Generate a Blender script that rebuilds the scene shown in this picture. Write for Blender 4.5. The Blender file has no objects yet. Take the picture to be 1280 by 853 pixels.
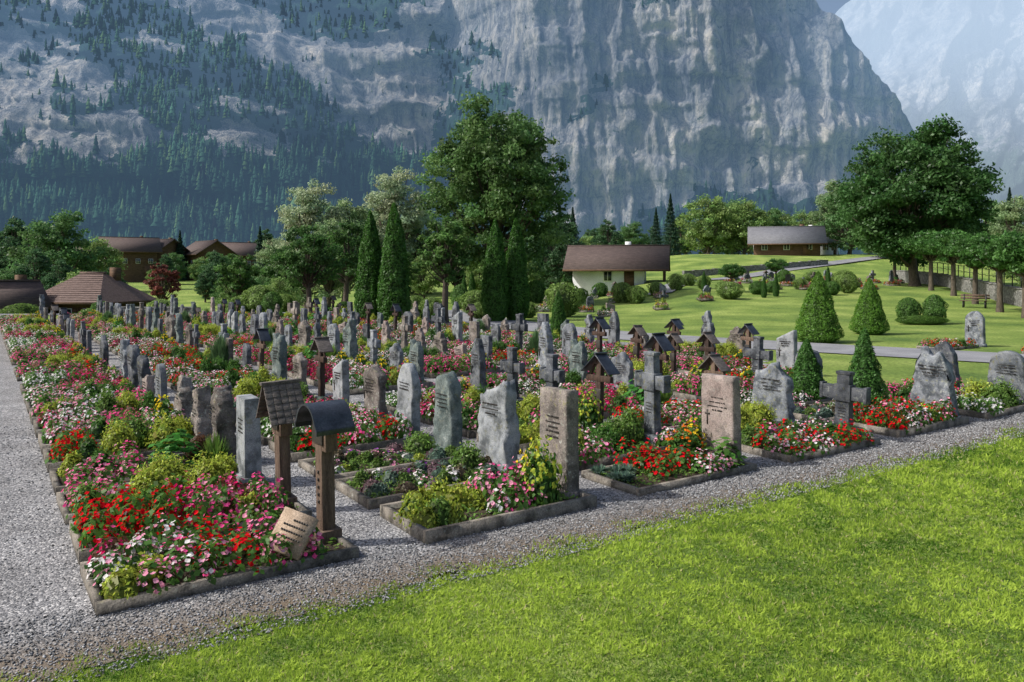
import bpy, math, numpy as np
from mathutils import Vector, Matrix
R = np.random.RandomState(7)
scene = bpy.context.scene
COL = scene.collection

# ------------------------------------------------------------------ noise
_perm = np.random.RandomState(3).permutation(256)
_val = np.random.RandomState(4).rand(256)*2-1
def vnoise(p):
    p = np.asarray(p, float); i = np.floor(p).astype(np.int64); f = p-i; f = f*f*(3-2*f)
    out = 0
    for dx in (0, 1):
        wx = f[:, 0] if dx else 1-f[:, 0]
        a = _perm[(i[:, 0]+dx) & 255]
        for dy in (0, 1):
            wy = f[:, 1] if dy else 1-f[:, 1]
            b = _perm[(a+i[:, 1]+dy) & 255]
            for dz in (0, 1):
                wz = f[:, 2] if dz else 1-f[:, 2]
                out = out + wx*wy*wz*_val[_perm[(b+i[:, 2]+dz) & 255]]
    return out
def fbm(p, o=4, g=.5, ridged=False):
    p = np.asarray(p, float); s = 0; a = 1; t = 0
    for k in range(o):
        n = vnoise(p+17.3*k)
        if ridged: n = 1-2*np.abs(n)
        s = s+a*n; t += a; a *= g; p = p*2.03
    return s/t
def nrm(v): return v/(np.linalg.norm(v, axis=-1, keepdims=True)+1e-9)
def sstep(a, b, x):
    t = np.clip((np.asarray(x, float)-a)/(b-a), 0, 1); return t*t*(3-2*t)

# ------------------------------------------------------------------ mesh helpers
def build(name, parts, mats, smooth=False, link=True, bevel=0):
    nv = 0; Vs = []; Ls = []; tot = []; mi = []; Cs = []
    for V, F, C, m in parts:
        V = np.asarray(V, float); F = np.asarray(F, int)
        C = np.asarray(C, float)
        if C.ndim == 1: C = np.tile(C, (len(V), 1))
        Vs.append(V); Ls.append((F+nv).ravel()); tot.append(np.full(len(F), F.shape[1])); Cs.append(C)
        mi.append(np.full(len(F), m)); nv += len(V)
    V = np.concatenate(Vs); L = np.concatenate(Ls); T = np.concatenate(tot); C = np.concatenate(Cs); M = np.concatenate(mi)
    me = bpy.data.meshes.new(name)
    me.vertices.add(len(V)); me.vertices.foreach_set('co', V.astype(np.float32).ravel())
    me.loops.add(len(L)); me.loops.foreach_set('vertex_index', L.astype(np.int32))
    me.polygons.add(len(T)); st = np.concatenate([[0], np.cumsum(T)[:-1]])
    me.polygons.foreach_set('loop_start', st.astype(np.int32)); me.polygons.foreach_set('loop_total', T.astype(np.int32))
    me.polygons.foreach_set('material_index', M.astype(np.int32))
    if smooth: me.polygons.foreach_set('use_smooth', np.ones(len(T), bool))
    me.update(calc_edges=True)
    ca = me.color_attributes.new('Col', 'FLOAT_COLOR', 'POINT')
    ca.data.foreach_set('color', np.concatenate([C, np.ones((len(C), 1))], 1).astype(np.float32).ravel())
    for m in mats: me.materials.append(m)
    ob = bpy.data.objects.new(name, me)
    if bevel:
        COL.objects.link(ob); b = ob.modifiers.new('b', 'BEVEL'); b.width = bevel; b.segments = 2; b.limit_method = 'ANGLE'
        dg = bpy.context.evaluated_depsgraph_get(); dg.update()
        me2 = bpy.data.meshes.new_from_object(ob.evaluated_get(dg)); ob.modifiers.clear(); ob.data = me2
        if not link: COL.objects.unlink(ob)
    elif link: COL.objects.link(ob)
    return ob
def inst(name, src, x, y, z=0., rot=0., s=1.):
    ob = bpy.data.objects.new(name, src.data); COL.objects.link(ob)
    ob.location = (x, y, z); ob.rotation_euler = (0, 0, rot); ob.scale = (s, s, s) if np.isscalar(s) else s
    return ob
def leafq(P, N, s, C, asp=.5, rs=R):
    n = len(P); s = np.broadcast_to(np.asarray(s, float), (n,))[:, None]
    N = nrm(N); t = nrm(np.cross(N, rs.randn(n, 3))); b = np.cross(N, t)
    V = np.stack([P+t*s, P+b*s*asp, P-t*s, P-b*s*asp], 1).reshape(-1, 3)
    F = np.arange(n*4).reshape(-1, 4)
    C = np.asarray(C, float)
    if C.ndim == 1: C = np.tile(C, (n, 1))
    return V, F, np.repeat(C, 4, 0)
def tube(pts, rad, sides=7):
    pts = np.asarray(pts, float); V = []; F = []
    for i, p in enumerate(pts):
        d = pts[min(i+1, len(pts)-1)]-pts[max(i-1, 0)]; d = d/(np.linalg.norm(d)+1e-9)
        a = np.cross(d, [0.13, 1, 0.07]); a /= np.linalg.norm(a)+1e-9; b = np.cross(d, a)
        for k in range(sides):
            th = 2*math.pi*k/sides; V.append(p+rad[i]*(math.cos(th)*a+math.sin(th)*b))
    for i in range(len(pts)-1):
        for k in range(sides):
            k2 = (k+1) % sides; F.append([i*sides+k, i*sides+k2, (i+1)*sides+k2, (i+1)*sides+k])
    return np.array(V), np.array(F)
BF = np.array([[0, 3, 2, 1], [4, 5, 6, 7], [0, 1, 5, 4], [1, 2, 6, 5], [2, 3, 7, 6], [3, 0, 4, 7]])
def box(c, s, m=0, col=(1, 1, 1), rx=0, ry=0, rz=0, top=(1, 1)):
    sx, sy, sz = np.array(s)/2.; tx, ty = top
    V = np.array([[-sx, -sy, -sz], [sx, -sy, -sz], [sx, sy, -sz], [-sx, sy, -sz],
                  [-sx*tx, -sy*ty, sz], [sx*tx, -sy*ty, sz], [sx*tx, sy*ty, sz], [-sx*tx, sy*ty, sz]])
    if rx or ry or rz:
        Mx = np.array((Matrix.Rotation(rz, 3, 'Z') @ Matrix.Rotation(ry, 3, 'Y') @ Matrix.Rotation(rx, 3, 'X')))
        V = V @ Mx.T
    return V+np.array(c), BF, col, m

# ------------------------------------------------------------------ materials
def newmat(n):
    m = bpy.data.materials.new(n); m.use_nodes = True; nt = m.node_tree; nt.nodes.clear()
    return m, nt, nt.nodes, nt.links
def ramp(N, stops):
    r = N.new('ShaderNodeValToRGB'); e = r.color_ramp.elements
    e[0].position = stops[0][0]; e[0].color = (*stops[0][1], 1); e[1].position = stops[-1][0]; e[1].color = (*stops[-1][1], 1)
    for p, c in stops[1:-1]:
        x = e.new(p); x.color = (*c, 1)
    return r
def noise_n(N, L, vec, scale, detail=5, rough=.55, dist=0):
    n = N.new('ShaderNodeTexNoise'); n.inputs['Scale'].default_value = scale; n.inputs['Detail'].default_value = detail
    n.inputs['Roughness'].default_value = rough; n.inputs['Distortion'].default_value = dist
    L.new(vec, n.inputs['Vector']); return n.outputs['Fac']
def mixc(N, L, mode, fac, a, b):
    x = N.new('ShaderNodeMix'); x.data_type = 'RGBA'; x.blend_type = mode
    for inp, v in ((x.inputs[0], fac), (x.inputs[6], a), (x.inputs[7], b)):
        if hasattr(v, 'is_linked') or hasattr(v, 'links'): L.new(v, inp)
        elif isinstance(v, (int, float)): inp.default_value = v if inp == x.inputs[0] else (v, v, v, 1)
        else: inp.default_value = (*v, 1)
    return x.outputs[2]
def leafmat(name, trans=.4, gloss=.0):
    m, nt, N, L = newmat(name)
    a = N.new('ShaderNodeAttribute'); a.attribute_name = 'Col'; col = a.outputs['Color']
    p = N.new('ShaderNodeBsdfDiffuse'); L.new(col, p.inputs['Color']); out = p.outputs[0]
    if trans:
        t = N.new('ShaderNodeBsdfTranslucent'); L.new(col, t.inputs['Color'])
        x = N.new('ShaderNodeMixShader'); x.inputs[0].default_value = trans
        L.new(out, x.inputs[1]); L.new(t.outputs[0], x.inputs[2]); out = x.outputs[0]
    if gloss:
        gl = N.new('ShaderNodeBsdfGlossy'); gl.inputs['Roughness'].default_value = .45; x = N.new('ShaderNodeMixShader'); x.inputs[0].default_value = gloss
        L.new(out, x.inputs[1]); L.new(gl.outputs[0], x.inputs[2]); out = x.outputs[0]
    o = N.new('ShaderNodeOutputMaterial'); L.new(out, o.inputs[0]); return m
def surf(name, stops, scale=6, rough=.8, bump=.3, fine=80, stretch=(1, 1, 1), randv=.0, spec=.3, bscale=None, metal=0, world=False, bdist=.02, lichen=0):
    m, nt, N, L = newmat(name)
    tc = N.new('ShaderNodeTexCoord'); mp = N.new('ShaderNodeMapping'); mp.inputs['Scale'].default_value = stretch
    if world:
        g = N.new('ShaderNodeNewGeometry'); L.new(g.outputs['Position'], mp.inputs['Vector'])
    else:
        oi = N.new('ShaderNodeObjectInfo'); ad = N.new('ShaderNodeVectorMath'); ad.operation = 'MULTIPLY_ADD'
        L.new(oi.outputs['Random'], ad.inputs[0]); ad.inputs[1].default_value = (31, 17, 23); L.new(tc.outputs['Object'], ad.inputs[2])
        L.new(ad.outputs[0], mp.inputs['Vector'])
    v = mp.outputs[0]
    n1 = noise_n(N, L, v, scale, 5); r = ramp(N, stops); L.new(n1, r.inputs[0])
    n2 = noise_n(N, L, v, fine, 2, .7); r2 = ramp(N, [(.3, (.5, .5, .5)), (.7, (1.35, 1.35, 1.35))]); L.new(n2, r2.inputs[0])
    col = mixc(N, L, 'MULTIPLY', .85, r.outputs[0], r2.outputs[0])
    if lichen:
        n5 = noise_n(N, L, v, 16, 4, .7); r5 = ramp(N, [(.56, (0, 0, 0)), (.63, (lichen, lichen, lichen))]); L.new(n5, r5.inputs[0])
        n6 = noise_n(N, L, v, 3, 1); r6 = ramp(N, [(.45, (.36, .38, .35)), (.58, (.20, .19, .08))]); L.new(n6, r6.inputs[0])
        col = mixc(N, L, 'MIX', r5.outputs[0], col, r6.outputs[0])
        n7 = noise_n(N, L, v, 5, 3, .7); r7 = ramp(N, [(.38, (.5, .52, .52)), (.52, (1, 1, 1))]); L.new(n7, r7.inputs[0]); col = mixc(N, L, 'MULTIPLY', .8, col, r7.outputs[0])
    if randv:
        oi = N.new('ShaderNodeObjectInfo'); mr = N.new('ShaderNodeMapRange'); L.new(oi.outputs['Random'], mr.inputs[0])
        mr.inputs[3].default_value = 1-randv; mr.inputs[4].default_value = 1+randv
        hs = N.new('ShaderNodeHueSaturation'); L.new(col, hs.inputs['Color']); L.new(mr.outputs[0], hs.inputs['Value']); col = hs.outputs[0]
    p = N.new('ShaderNodeBsdfPrincipled'); p.inputs['Roughness'].default_value = rough
    p.inputs['Specular IOR Level'].default_value = spec; p.inputs['Metallic'].default_value = metal
    L.new(col, p.inputs['Base Color'])
    if bump:
        n3 = noise_n(N, L, v, bscale or fine*.5, 4, .65); b = N.new('ShaderNodeBump'); b.inputs['Strength'].default_value = bump
        b.inputs['Distance'].default_value = bdist; L.new(n3, b.inputs['Height']); L.new(b.outputs[0], p.inputs['Normal'])
    o = N.new('ShaderNodeOutputMaterial'); L.new(p.outputs[0], o.inputs[0]); return m

M_leaf = leafmat('foliage', .42, .02); M_petal = leafmat('petals', .35); M_grassb = leafmat('grass_blades', .45)
M_bark = surf('bark', [(.3, (.06, .05, .04)), (.7, (.16, .13, .10))], 5, .9, .6, 30, (3, 3, .6))
M_wood = surf('weathered_wood', [(.3, (.075, .05, .038)), (.7, (.2, .14, .10))], 6, .8, .5, 60, (4, 4, .5), randv=.25)
M_wooddark = surf('dark_wood', [(.3, (.025, .015, .012)), (.7, (.09, .055, .04))], 6, .7, .4, 60, (4, 4, .5), randv=.25)
M_roofmetal = surf('roof_sheet', [(.3, (.02, .025, .035)), (.7, (.055, .065, .085))], 8, .35, .1, 60, spec=.6, metal=.3)
M_shingle = surf('wood_shingle', [(.3, (.07, .06, .055)), (.7, (.2, .175, .16))], 12, .85, .5, 60, (1, 5, 1))
M_kerb = surf('kerb_stone', [(.3, (.12, .105, .09)), (.7, (.26, .235, .20))], 5, .9, .6, 70, randv=.2, lichen=.4)
M_soil = surf('soil', [(.3, (.03, .022, .015)), (.7, (.09, .065, .045))], 9, .95, .8, 60)
M_text = surf('inscription', [(.3, (.03, .03, .03)), (.7, (.07, .06, .05))], 9, .5, 0, 60)
M_sand = surf('sandstone', [(.3, (.30, .22, .15)), (.7, (.46, .36, .27))], 7, .8, .3, 90)
ST = {
 'grey': surf('granite_grey', [(.3, (.09, .105, .125)), (.5, (.17, .187, .21)), (.72, (.26, .28, .305))], 5, .8, .6, 90, randv=.35, lichen=.7),
 'light': surf('granite_light', [(.3, (.19, .205, .22)), (.5, (.28, .30, .32)), (.72, (.37, .39, .405))], 5, .75, .5, 110, randv=.15, lichen=.45),
 'brown': surf('gneiss_brown', [(.3, (.10, .088, .08)), (.5, (.185, .16, .145)), (.72, (.28, .25, .225))], 4, .85, .7, 70, randv=.3, lichen=.7),
 'pink': surf('marble_pink', [(.3, (.22, .17, .155)), (.5, (.30, .245, .225)), (.72, (.38, .325, .30))], 3, .7, .4, 60, randv=.15, lichen=.3),
 'green': surf('serpentine', [(.3, (.07, .10, .10)), (.5, (.13, .165, .16)), (.72, (.235, .27, .26))], 4, .75, .6, 70, randv=.2, lichen=.5),
 'dark': surf('granite_dark', [(.3, (.042, .05, .063)), (.5, (.085, .095, .112)), (.72, (.15, .16, .18))], 5, .65, .5, 100, randv=.3, lichen=.5),
}
def gravelmat():
    m, nt, N, L = newmat('gravel'); g = N.new('ShaderNodeNewGeometry'); v = g.outputs['Position']
    vo = N.new('ShaderNodeTexVoronoi'); vo.inputs['Scale'].default_value = 55; L.new(v, vo.inputs['Vector'])
    sx = N.new('ShaderNodeSeparateColor'); L.new(vo.outputs['Color'], sx.inputs[0])
    r = ramp(N, [(0, (.08, .083, .09)), (.5, (.215, .218, .228)), (.85, (.35, .35, .355)), (1, (.55, .55, .55))]); L.new(sx.outputs[0], r.inputs[0])
    n = noise_n(N, L, v, 1.3, 5); r2 = ramp(N, [(.3, (.72, .71, .70)), (.7, (1.15, 1.14, 1.13))]); L.new(n, r2.inputs[0])
    col = mixc(N, L, 'MULTIPLY', 1., r.outputs[0], r2.outputs[0])
    a = N.new('ShaderNodeAttribute'); a.attribute_name = 'Col'; sa = N.new('ShaderNodeSeparateColor'); L.new(a.outputs['Color'], sa.inputs[0])
    n4 = noise_n(N, L, v, 7, 5); ad = N.new('ShaderNodeMath'); ad.operation = 'MULTIPLY'; L.new(sa.outputs[0], ad.inputs[0]); L.new(n4, ad.inputs[1])
    a2 = N.new('ShaderNodeMath'); a2.operation = 'MULTIPLY'; a2.use_clamp = True; a2.inputs[1].default_value = 2.1; L.new(ad.outputs[0], a2.inputs[0])
    col = mixc(N, L, 'MIX', a2.outputs[0], col, (.15, .115, .078))
    p = N.new('ShaderNodeBsdfPrincipled'); p.inputs['Roughness'].default_value = .9; L.new(col, p.inputs['Base Color'])
    b = N.new('ShaderNodeBump'); b.inputs['Strength'].default_value = .9; b.inputs['Distance'].default_value = .012; b.invert = True
    L.new(vo.outputs['Distance'], b.inputs['Height']); L.new(b.outputs[0], p.inputs['Normal'])
    o = N.new('ShaderNodeOutputMaterial'); L.new(p.outputs[0], o.inputs[0]); return m
M_gravel = gravelmat()
M_ground = surf('meadow', [(.32, (.10, .18, .035)), (.5, (.20, .29, .055)), (.66, (.32, .40, .10))], .28, .95, .9, 9, world=True, bscale=24, bdist=.08)
M_asphalt = surf('asphalt', [(.3, (.20, .205, .22)), (.7, (.30, .305, .32))], .8, .9, .3, 60, world=True)

# ------------------------------------------------------------------ survey frame
FPX = 975.; HC = 2.6
def at(px, d): return (px-640)/FPX*d
U = np.array([.826, .563]); Vv = np.array([-.563, .826]); O = np.array([-3.13, 5.87]); ROT = math.atan2(.563, .826)
def uv(u, v): return O[0]+U[0]*u+Vv[0]*v, O[1]+U[1]*u+Vv[1]*v
def tz(x, y):
    x = np.asarray(x, float); y = np.asarray(y, float)
    right = sstep(6, 16, x+0*y)*sstep(34, 85, y)*1.6
    hill = sstep(84, 122, y)*3.7*sstep(0, 30, x)
    left = -2.4*sstep(47, 62, y)*sstep(-12, -24, x)*(1-sstep(90, 150, y))
    far = np.clip(y-150, 0, None)*.022
    far = np.minimum(far, 16)
    return right+hill+left+far
def clearzone(x, y):
    # open grass and path east of the rows
    a = x/np.maximum(y, 1)
    return ((a > .40) & (y > 16.6)) | ((a > .33) & (y > 20.5)) | ((a > .235) & (y > 26))

# ------------------------------------------------------------------ ground
xs = np.sinh(np.linspace(-1, 1, 241)*5.2)/np.sinh(5.2)*2600; ys = -40+3900*(np.linspace(0, 1, 260)**3.2)
X, Y = np.meshgrid(xs, ys); Z = tz(X, Y)+np.where(Y > 55, fbm(np.stack([X.ravel()/14, Y.ravel()/14, X.ravel()*0], 1), 3).reshape(X.shape)*.25, 0)
def gridF(nr, nc):
    i = np.arange((nr-1)*(nc-1)); r = i//(nc-1); c = i % (nc-1); a = r*nc+c
    return np.stack([a, a+1, a+nc+1, a+nc], 1)
build('ground', [(np.stack([X.ravel(), Y.ravel(), Z.ravel()], 1), gridF(*X.shape), (1, 1, 1), 0)], [M_ground], True)

us = np.linspace(-2.3, 20.6, 300); vs = np.concatenate([np.linspace(-.85, .2, 22), np.linspace(.4, 43, 110)])
UU, VV = np.meshgrid(us, vs); jt = fbm(np.stack([UU[0]*2.3, UU[0]*0, UU[0]*0], 1), 4)*.22
VV[0] += jt; gx = O[0]+U[0]*UU+Vv[0]*VV; gy = O[1]+U[1]*UU+Vv[1]*VV
RX = np.interp(gy, [14, 22, 26, 30.5, 36, 43, 50], [24, 14.3, 9, 4.3, .5, -2, -3])
keep = (gy < 46) & (gx < RX-1.9) & ~clearzone(gx-.5, gy-1.4)
gF = gridF(*UU.shape); gF = gF[np.all(keep.ravel()[gF], 1)]
cc = np.zeros((UU.size, 3)); cc[:, 0] = (1-sstep(-.75, .05, VV)).ravel()*.95+sstep(14, 30, VV).ravel()*.25
build('gravel_path', [(np.stack([gx.ravel(), gy.ravel(), np.full(gx.size, .006)], 1), gF, cc, 0)], [M_gravel])

def ribbon(name, pts, w, mat, dz=.02):
    pts = np.array(pts, float); t = np.linspace(0, len(pts)-1, 120); P = np.stack([np.interp(t, range(len(pts)), pts[:, k]) for k in (0, 1)], 1)
    for _ in range(6): P[1:-1] = (P[:-2]+P[1:-1]*2+P[2:])/4
    d = nrm(np.gradient(P, axis=0)); n = np.stack([-d[:, 1], d[:, 0]], 1); V = []
    for k in np.linspace(-.5, .5, 5):
        q = P+n*w*k; V.append(np.stack([q[:, 0], q[:, 1], tz(q[:, 0], q[:, 1])+dz], 1))
    V = np.stack(V, 0).reshape(-1, 3)
    return build(name, [(V, gridF(5, 120), (0, 0, 0), 0)], [mat])
ribbon('asphalt_path', [(34, 9), (23.4, 16.6), (15.4, 22.8), (9.8, 27), (4.8, 31.2), (0.9, 36.5), (-2, 43), (-3, 50), (2, 58), (12, 64)], 3.3, M_asphalt, .03)
ribbon('asphalt_path', [(-60, 47), (-30, 47.6), (-14, 48.8), (-3, 51)], 2.6, M_asphalt, .05)
ribbon('asphalt_path', [(12, 64), (20, 84), (34, 98), (62, 118)], 2.2, M_asphalt, .16)

oct_v = np.array([[1, 0, 0], [-1, 0, 0], [0, 1, 0], [0, -1, 0], [0, 0, .7], [0, 0, -.7]], float)
oct_f = np.array([[0, 2, 4], [2, 1, 4], [1, 3, 4], [3, 0, 4], [2, 0, 5], [1, 2, 5], [3, 1, 5], [0, 3, 5]])
n = 60000; pu = R.uniform(-2.2, 17, n); pv = np.where(R.rand(n) < .55, R.uniform(-1.0, .2, n), R.uniform(-1, 9, n))
px_, py_ = uv(pu, pv); k = (py_ > 3.5) & (py_ < 15) & (np.abs(px_) < py_*.8+1); px_, py_ = px_[k], py_[k]; n = len(px_)
sc = R.uniform(.004, .013, n)*np.where(py_ > 9, 1.3, 1); rz = R.uniform(0, 6.3, n)
tv = oct_v[None]*sc[:, None, None]*R.uniform(.6, 1.3, (n, 1, 3)); c, s = np.cos(rz)[:, None], np.sin(rz)[:, None]
tv = np.stack([tv[..., 0]*c-tv[..., 1]*s, tv[..., 0]*s+tv[..., 1]*c, tv[..., 2]], -1)+np.stack([px_, py_, np.full(n, .011)], 1)[:, None]
pc = np.repeat(np.clip(R.normal(.26, .12, (n, 1)), .06, .6)*np.array([[.98, .99, 1.]]), 6, 0)
M_peb = leafmat('pebble', 0)
build('gravel_pebbles', [(tv.reshape(-1, 3), (oct_f[None]+np.arange(n)[:, None, None]*6).reshape(-1, 3), pc, 0)], [M_peb])

def blades(name, n, y0, y1, fn, hgt=.035):
    y = y0*(y1/y0)**R.rand(n); x = R.uniform(-1, 1, n)*(y*.78+1.2)
    k = fn(x, y); x, y = x[k], y[k]; n = len(x)
    sc = np.clip(y/6.5, .8, 3)
    big = fbm(np.stack([x*.8, y*.8, x*0], 1), 3); sm = fbm(np.stack([x*5, y*5, x*0], 1), 3); cl = vnoise(np.stack([x*22, y*22, x*0], 1))
    h = hgt*R.uniform(.5, 1.25, n)*(1+.8*sm)*np.clip(sc, 1, 1.6); w = .0046*sc*R.uniform(.7, 1.6, n)*np.where(cl > .2, 1.9, 1)
    th = R.uniform(0, 6.3, n); tilt = np.where(cl > .2, R.uniform(.7, 1.35, n), R.uniform(.1, 1.1, n)); ph = R.uniform(0, 6.3, n)
    base = np.stack([x, y, tz(x, y)], 1); sd = np.stack([np.cos(th), np.sin(th), th*0], 1)*w[:, None]
    tip = base+np.stack([np.cos(ph)*np.sin(tilt), np.sin(ph)*np.sin(tilt), np.cos(tilt)], 1)*h[:, None]
    V = np.stack([base-sd, base+sd, tip], 1).reshape(-1, 3)
    mixv = np.clip(.46+.8*big+.85*sm+.35*cl+R.normal(0, .2, n), 0, 1)[:, None]
    C = (1-mixv)*np.array([.08, .18, .022])+mixv*np.array([.42, .56, .085])
    dry = R.rand(n) < .05; C[dry] = (.48, .45, .22)
    return build(name, [(V, np.arange(n*3).reshape(-1, 3), np.repeat(C, 3, 0), 0)], [M_grassb])
def infront(x, y):
    v = (x-O[0])*Vv[0]+(y-O[1])*Vv[1]; u = (x-O[0])*U[0]+(y-O[1])*U[1]
    return v < -.72+.26*fbm(np.stack([u*2.3, u*0, u*0], 1), 4)+R.normal(0, .07, len(x))
blades('lawn_grass', 720000, 3.3, 21, infront)

# ------------------------------------------------------------------ gravestones
def slab(w, t, h, top='flat', side=1., rough=.0, seed=0, mat='grey', text=True):
    rs = np.random.RandomState(seed); nx, ny, nz = 3, 14, 18; P = {}; V = []; F = []
    def topf(s):
        if top == 'round': return 1-.22*abs(s)**2.4
        if top == 'arch': return 1-.34*(1-math.sqrt(max(0, 1-.98*s*s)))
        if top == 'point': return 1-.2*abs(s)
        if top == 'slant': return 1-.10*(s+1)
        if top == 'wave': return .93+.07*math.cos(s*4.5+.6)-.12*abs(s)**4
        if top == 'twin': return .93+.06*math.cos(s*5.6+2.6)-.18*abs(s)**5+.05*s
        return 1
    def vid(i, j, k):
        key = (i, j, k)
        if key not in P:
            s = -1+2*j/ny; q = k/nz; sf = 1+(side-1)*q
            V.append([(-1+2*i/nx)*t/2*(1-.1*q), s*w/2*sf, q*h*topf(s) if q > 0 else -.05]); P[key] = len(V)-1
        return P[key]
    for j in range(ny):
        for k in range(nz):
            F.append([vid(0, j, k), vid(0, j, k+1), vid(0, j+1, k+1), vid(0, j+1, k)])
            F.append([vid(nx, j, k), vid(nx, j+1, k), vid(nx, j+1, k+1), vid(nx, j, k+1)])
    for i in range(nx):
        for k in range(nz):
            F.append([vid(i, 0, k), vid(i+1, 0, k), vid(i+1, 0, k+1), vid(i, 0, k+1)])
            F.append([vid(i, ny, k), vid(i, ny, k+1), vid(i+1, ny, k+1), vid(i+1, ny, k)])
        for j in range(ny):
            F.append([vid(i, j, nz), vid(i+1, j, nz), vid(i+1, j+1, nz), vid(i, j+1, nz)])
            F.append([vid(i, j, 0), vid(i, j+1, 0), vid(i+1, j+1, 0), vid(i+1, j, 0)])
    V = np.array(V)
    if rough:
        for a in range(3):
            V[:, a] += fbm(V*np.array([5, 4.5, 4.5])+seed*7.1+a*31, 4)*rough*(1 if a == 1 else .8)
            V[:, a] += fbm(V*14+seed*3.1+a*11, 2)*rough*.35
    parts = [(V, np.array(F), (1, 1, 1), 0)]
    if text:
        z = h*.74; xf = -t/2*.93-rough*.25
        for ln in range(rs.randint(3, 6)):
            Lh = w*rs.uniform(.3, .58); y = -Lh/2; hh = rs.choice([.013, .02])
            while y < Lh/2:
                cw = rs.uniform(.006, .012); parts.append(box((xf, y+cw/2, z), (.012, cw*.8, hh), 1)); y += cw+(.006 if rs.rand() < .85 else .022)
            z -= rs.uniform(.045, .065)
        if rs.rand() < .4:
            parts.append(box((xf, w*.3, h*.5), (.014, .018, .2), 1)); parts.append(box((xf-.001, w*.3, h*.54), (.014, .09, .018), 1))
    parts.append(box((0, 0, .02), (t*1.4, w*1.08, .12), 0))
    return build('gravestone', parts, [ST[mat], M_text], rough > .03, False, 0 if rough else .006)
def stone_cross(h=1.15, w=.62, mat='grey', celtic=False, fat=.17):
    p = [box((0, 0, .06), (.34, .5, .2), 0), box((0, 0, h*.5), (.14, fat*1.25, h), 0, top=(.85, .8)),
         box((0, -w*.29, h*.68), (.125, w*.42, fat), 0), box((0, w*.29, h*.68), (.125, w*.42, fat), 0),
         box((-.003, 0, h*.68), (.17, fat*1.35, fat*1.3), 0)]
    for s in (-1, 1): p.append(box((0, s*w*.5, h*.68), (.135, .05, fat*1.25), 0))
    p.append(box((0, 0, h*.985), (.135, fat*1.2, .05), 0))
    if celtic:
        a = np.linspace(0, 2*math.pi, 25); r = w*.3
        pts = np.stack([a*0, r*np.cos(a), h*.68+r*np.sin(a)], 1); V, F = tube(pts, np.full(25, .035), 6); p.append((V, F, (1, 1, 1), 0))
    for i in range(4):
        for c in range(5): p.append(box((-.076, -.05+.025*c, h*.45-.045*i), (.012, .014, .016), 1))
    return build('stone_cross', p, [ST[mat], M_text], False, False, .012)
def roof_cross(h=1.2, w=.5, roof='metal', wood=None):
    wd = wood or M_wood; p = [box((0, 0, h*.45), (.09, .11, h*.9), 0), box((-.012, 0, h*.66), (.075, w, .1), 0), box((0, 0, .05), (.18, .2, .1), 2)]
    an = math.radians(42); sl = w*.78
    for s in (-1, 1):
        p.append(box((0, s*sl/2*math.cos(an)*.98, h*.97-sl/2*math.sin(an)), (.26, sl, .022), 1, rx=-s*an))
    p.append(box((0, 0, h*.985), (.28, .05, .03), 1))
    p.append(box((-.055, 0, h*.45), (.02, .16, .2), 3))
    for s in (-1, 1): p.append(box((0, s*w*.3, h*.76), (.035, .035, h*.17), 0, rx=s*.5))
    return build('wooden_grave_marker', p, [wd, M_roofmetal if roof == 'metal' else M_shingle, ST['grey'], M_text], False, False, .006)
def arch_marker(h=1.32):
    p = [box((0, 0, h*.42), (.13, .15, h*.84), 0), box((0, 0, .05), (.22, .25, .14), 0), box((-.0, 0, h*.78), (.12, .34, h*.24), 0, top=(1, .9)),
         box((-.068, 0, h*.78), (.02, .24, .2), 3)]
    a = np.linspace(-.12, math.pi+.12, 17); r = .235
    prof = np.stack([np.cos(a)*r*1.02, h-.235*1.0+np.sin(a)*r], 1); inn = np.stack([np.cos(a)*(r-.02), h-.235+np.sin(a)*(r-.02)], 1)
    prof[:2, 0] += .035; prof[-2:, 0] -= .035; inn[:2, 0] += .03; inn[-2:, 0] -= .03
    ring = np.concatenate([prof, inn[::-1]]); k = len(ring); V = np.concatenate([np.column_stack([np.full(k, -.19), ring]), np.column_stack([np.full(k, .19), ring])])
    F = [[i, (i+1) % k, (i+1) % k+k, i+k] for i in range(k)]
    p.append((V, np.array(F), (1, 1, 1), 1)); n2 = len(prof)
    F2 = [[i, i+1, k-2-i, k-1-i] for i in range(n2-1)]; F2 += [[q+k for q in f[::-1]] for f in F2]
    p.append((V, np.array(F2), (1, 1, 1), 1))
    p.append(box((-.0, 0, h-.17), (.10, .26, .16), 0, top=(1, .55)))
    for i in range(5): p.append(box((-.072, 0, h*.5-.07*i), (.012, .03, .03), 3))
    return build('wooden_grave_marker', p, [M_wood, M_roofmetal, ST['grey'], M_text], False, False, .005)
def shingle_marker(h=1.35):
    p = [box((0, 0, h*.4), (.12, .16, h*.8), 0), box((0, 0, .05), (.22, .26, .14), 0), box((0, 0, h*.72), (.13, .3, .34), 0)]
    an = math.radians(58); sl = .46
    for s in (-1, 1):
        for r in range(6):
            d = sl*(r+.5)/6
            for c in range(5):
                p.append(box((-.16+.08*c, s*(.0+d*math.cos(an))+s*.012, h-d*math.sin(an)+.004*(c % 2)), (.077, sl/6*1.25, .018), 1, rx=-s*(an-.08)))
    p.append(box((0, 0, h+.01), (.44, .06, .035), 1))
    p.append(box((-.075, 0, h*.72), (.02, .2, .22), 3))
    return build('wooden_grave_marker', p, [M_wood, M_shingle, ST['grey'], M_text], False, False, .004)
T_arch = arch_marker(); T_shing = shingle_marker()
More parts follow.
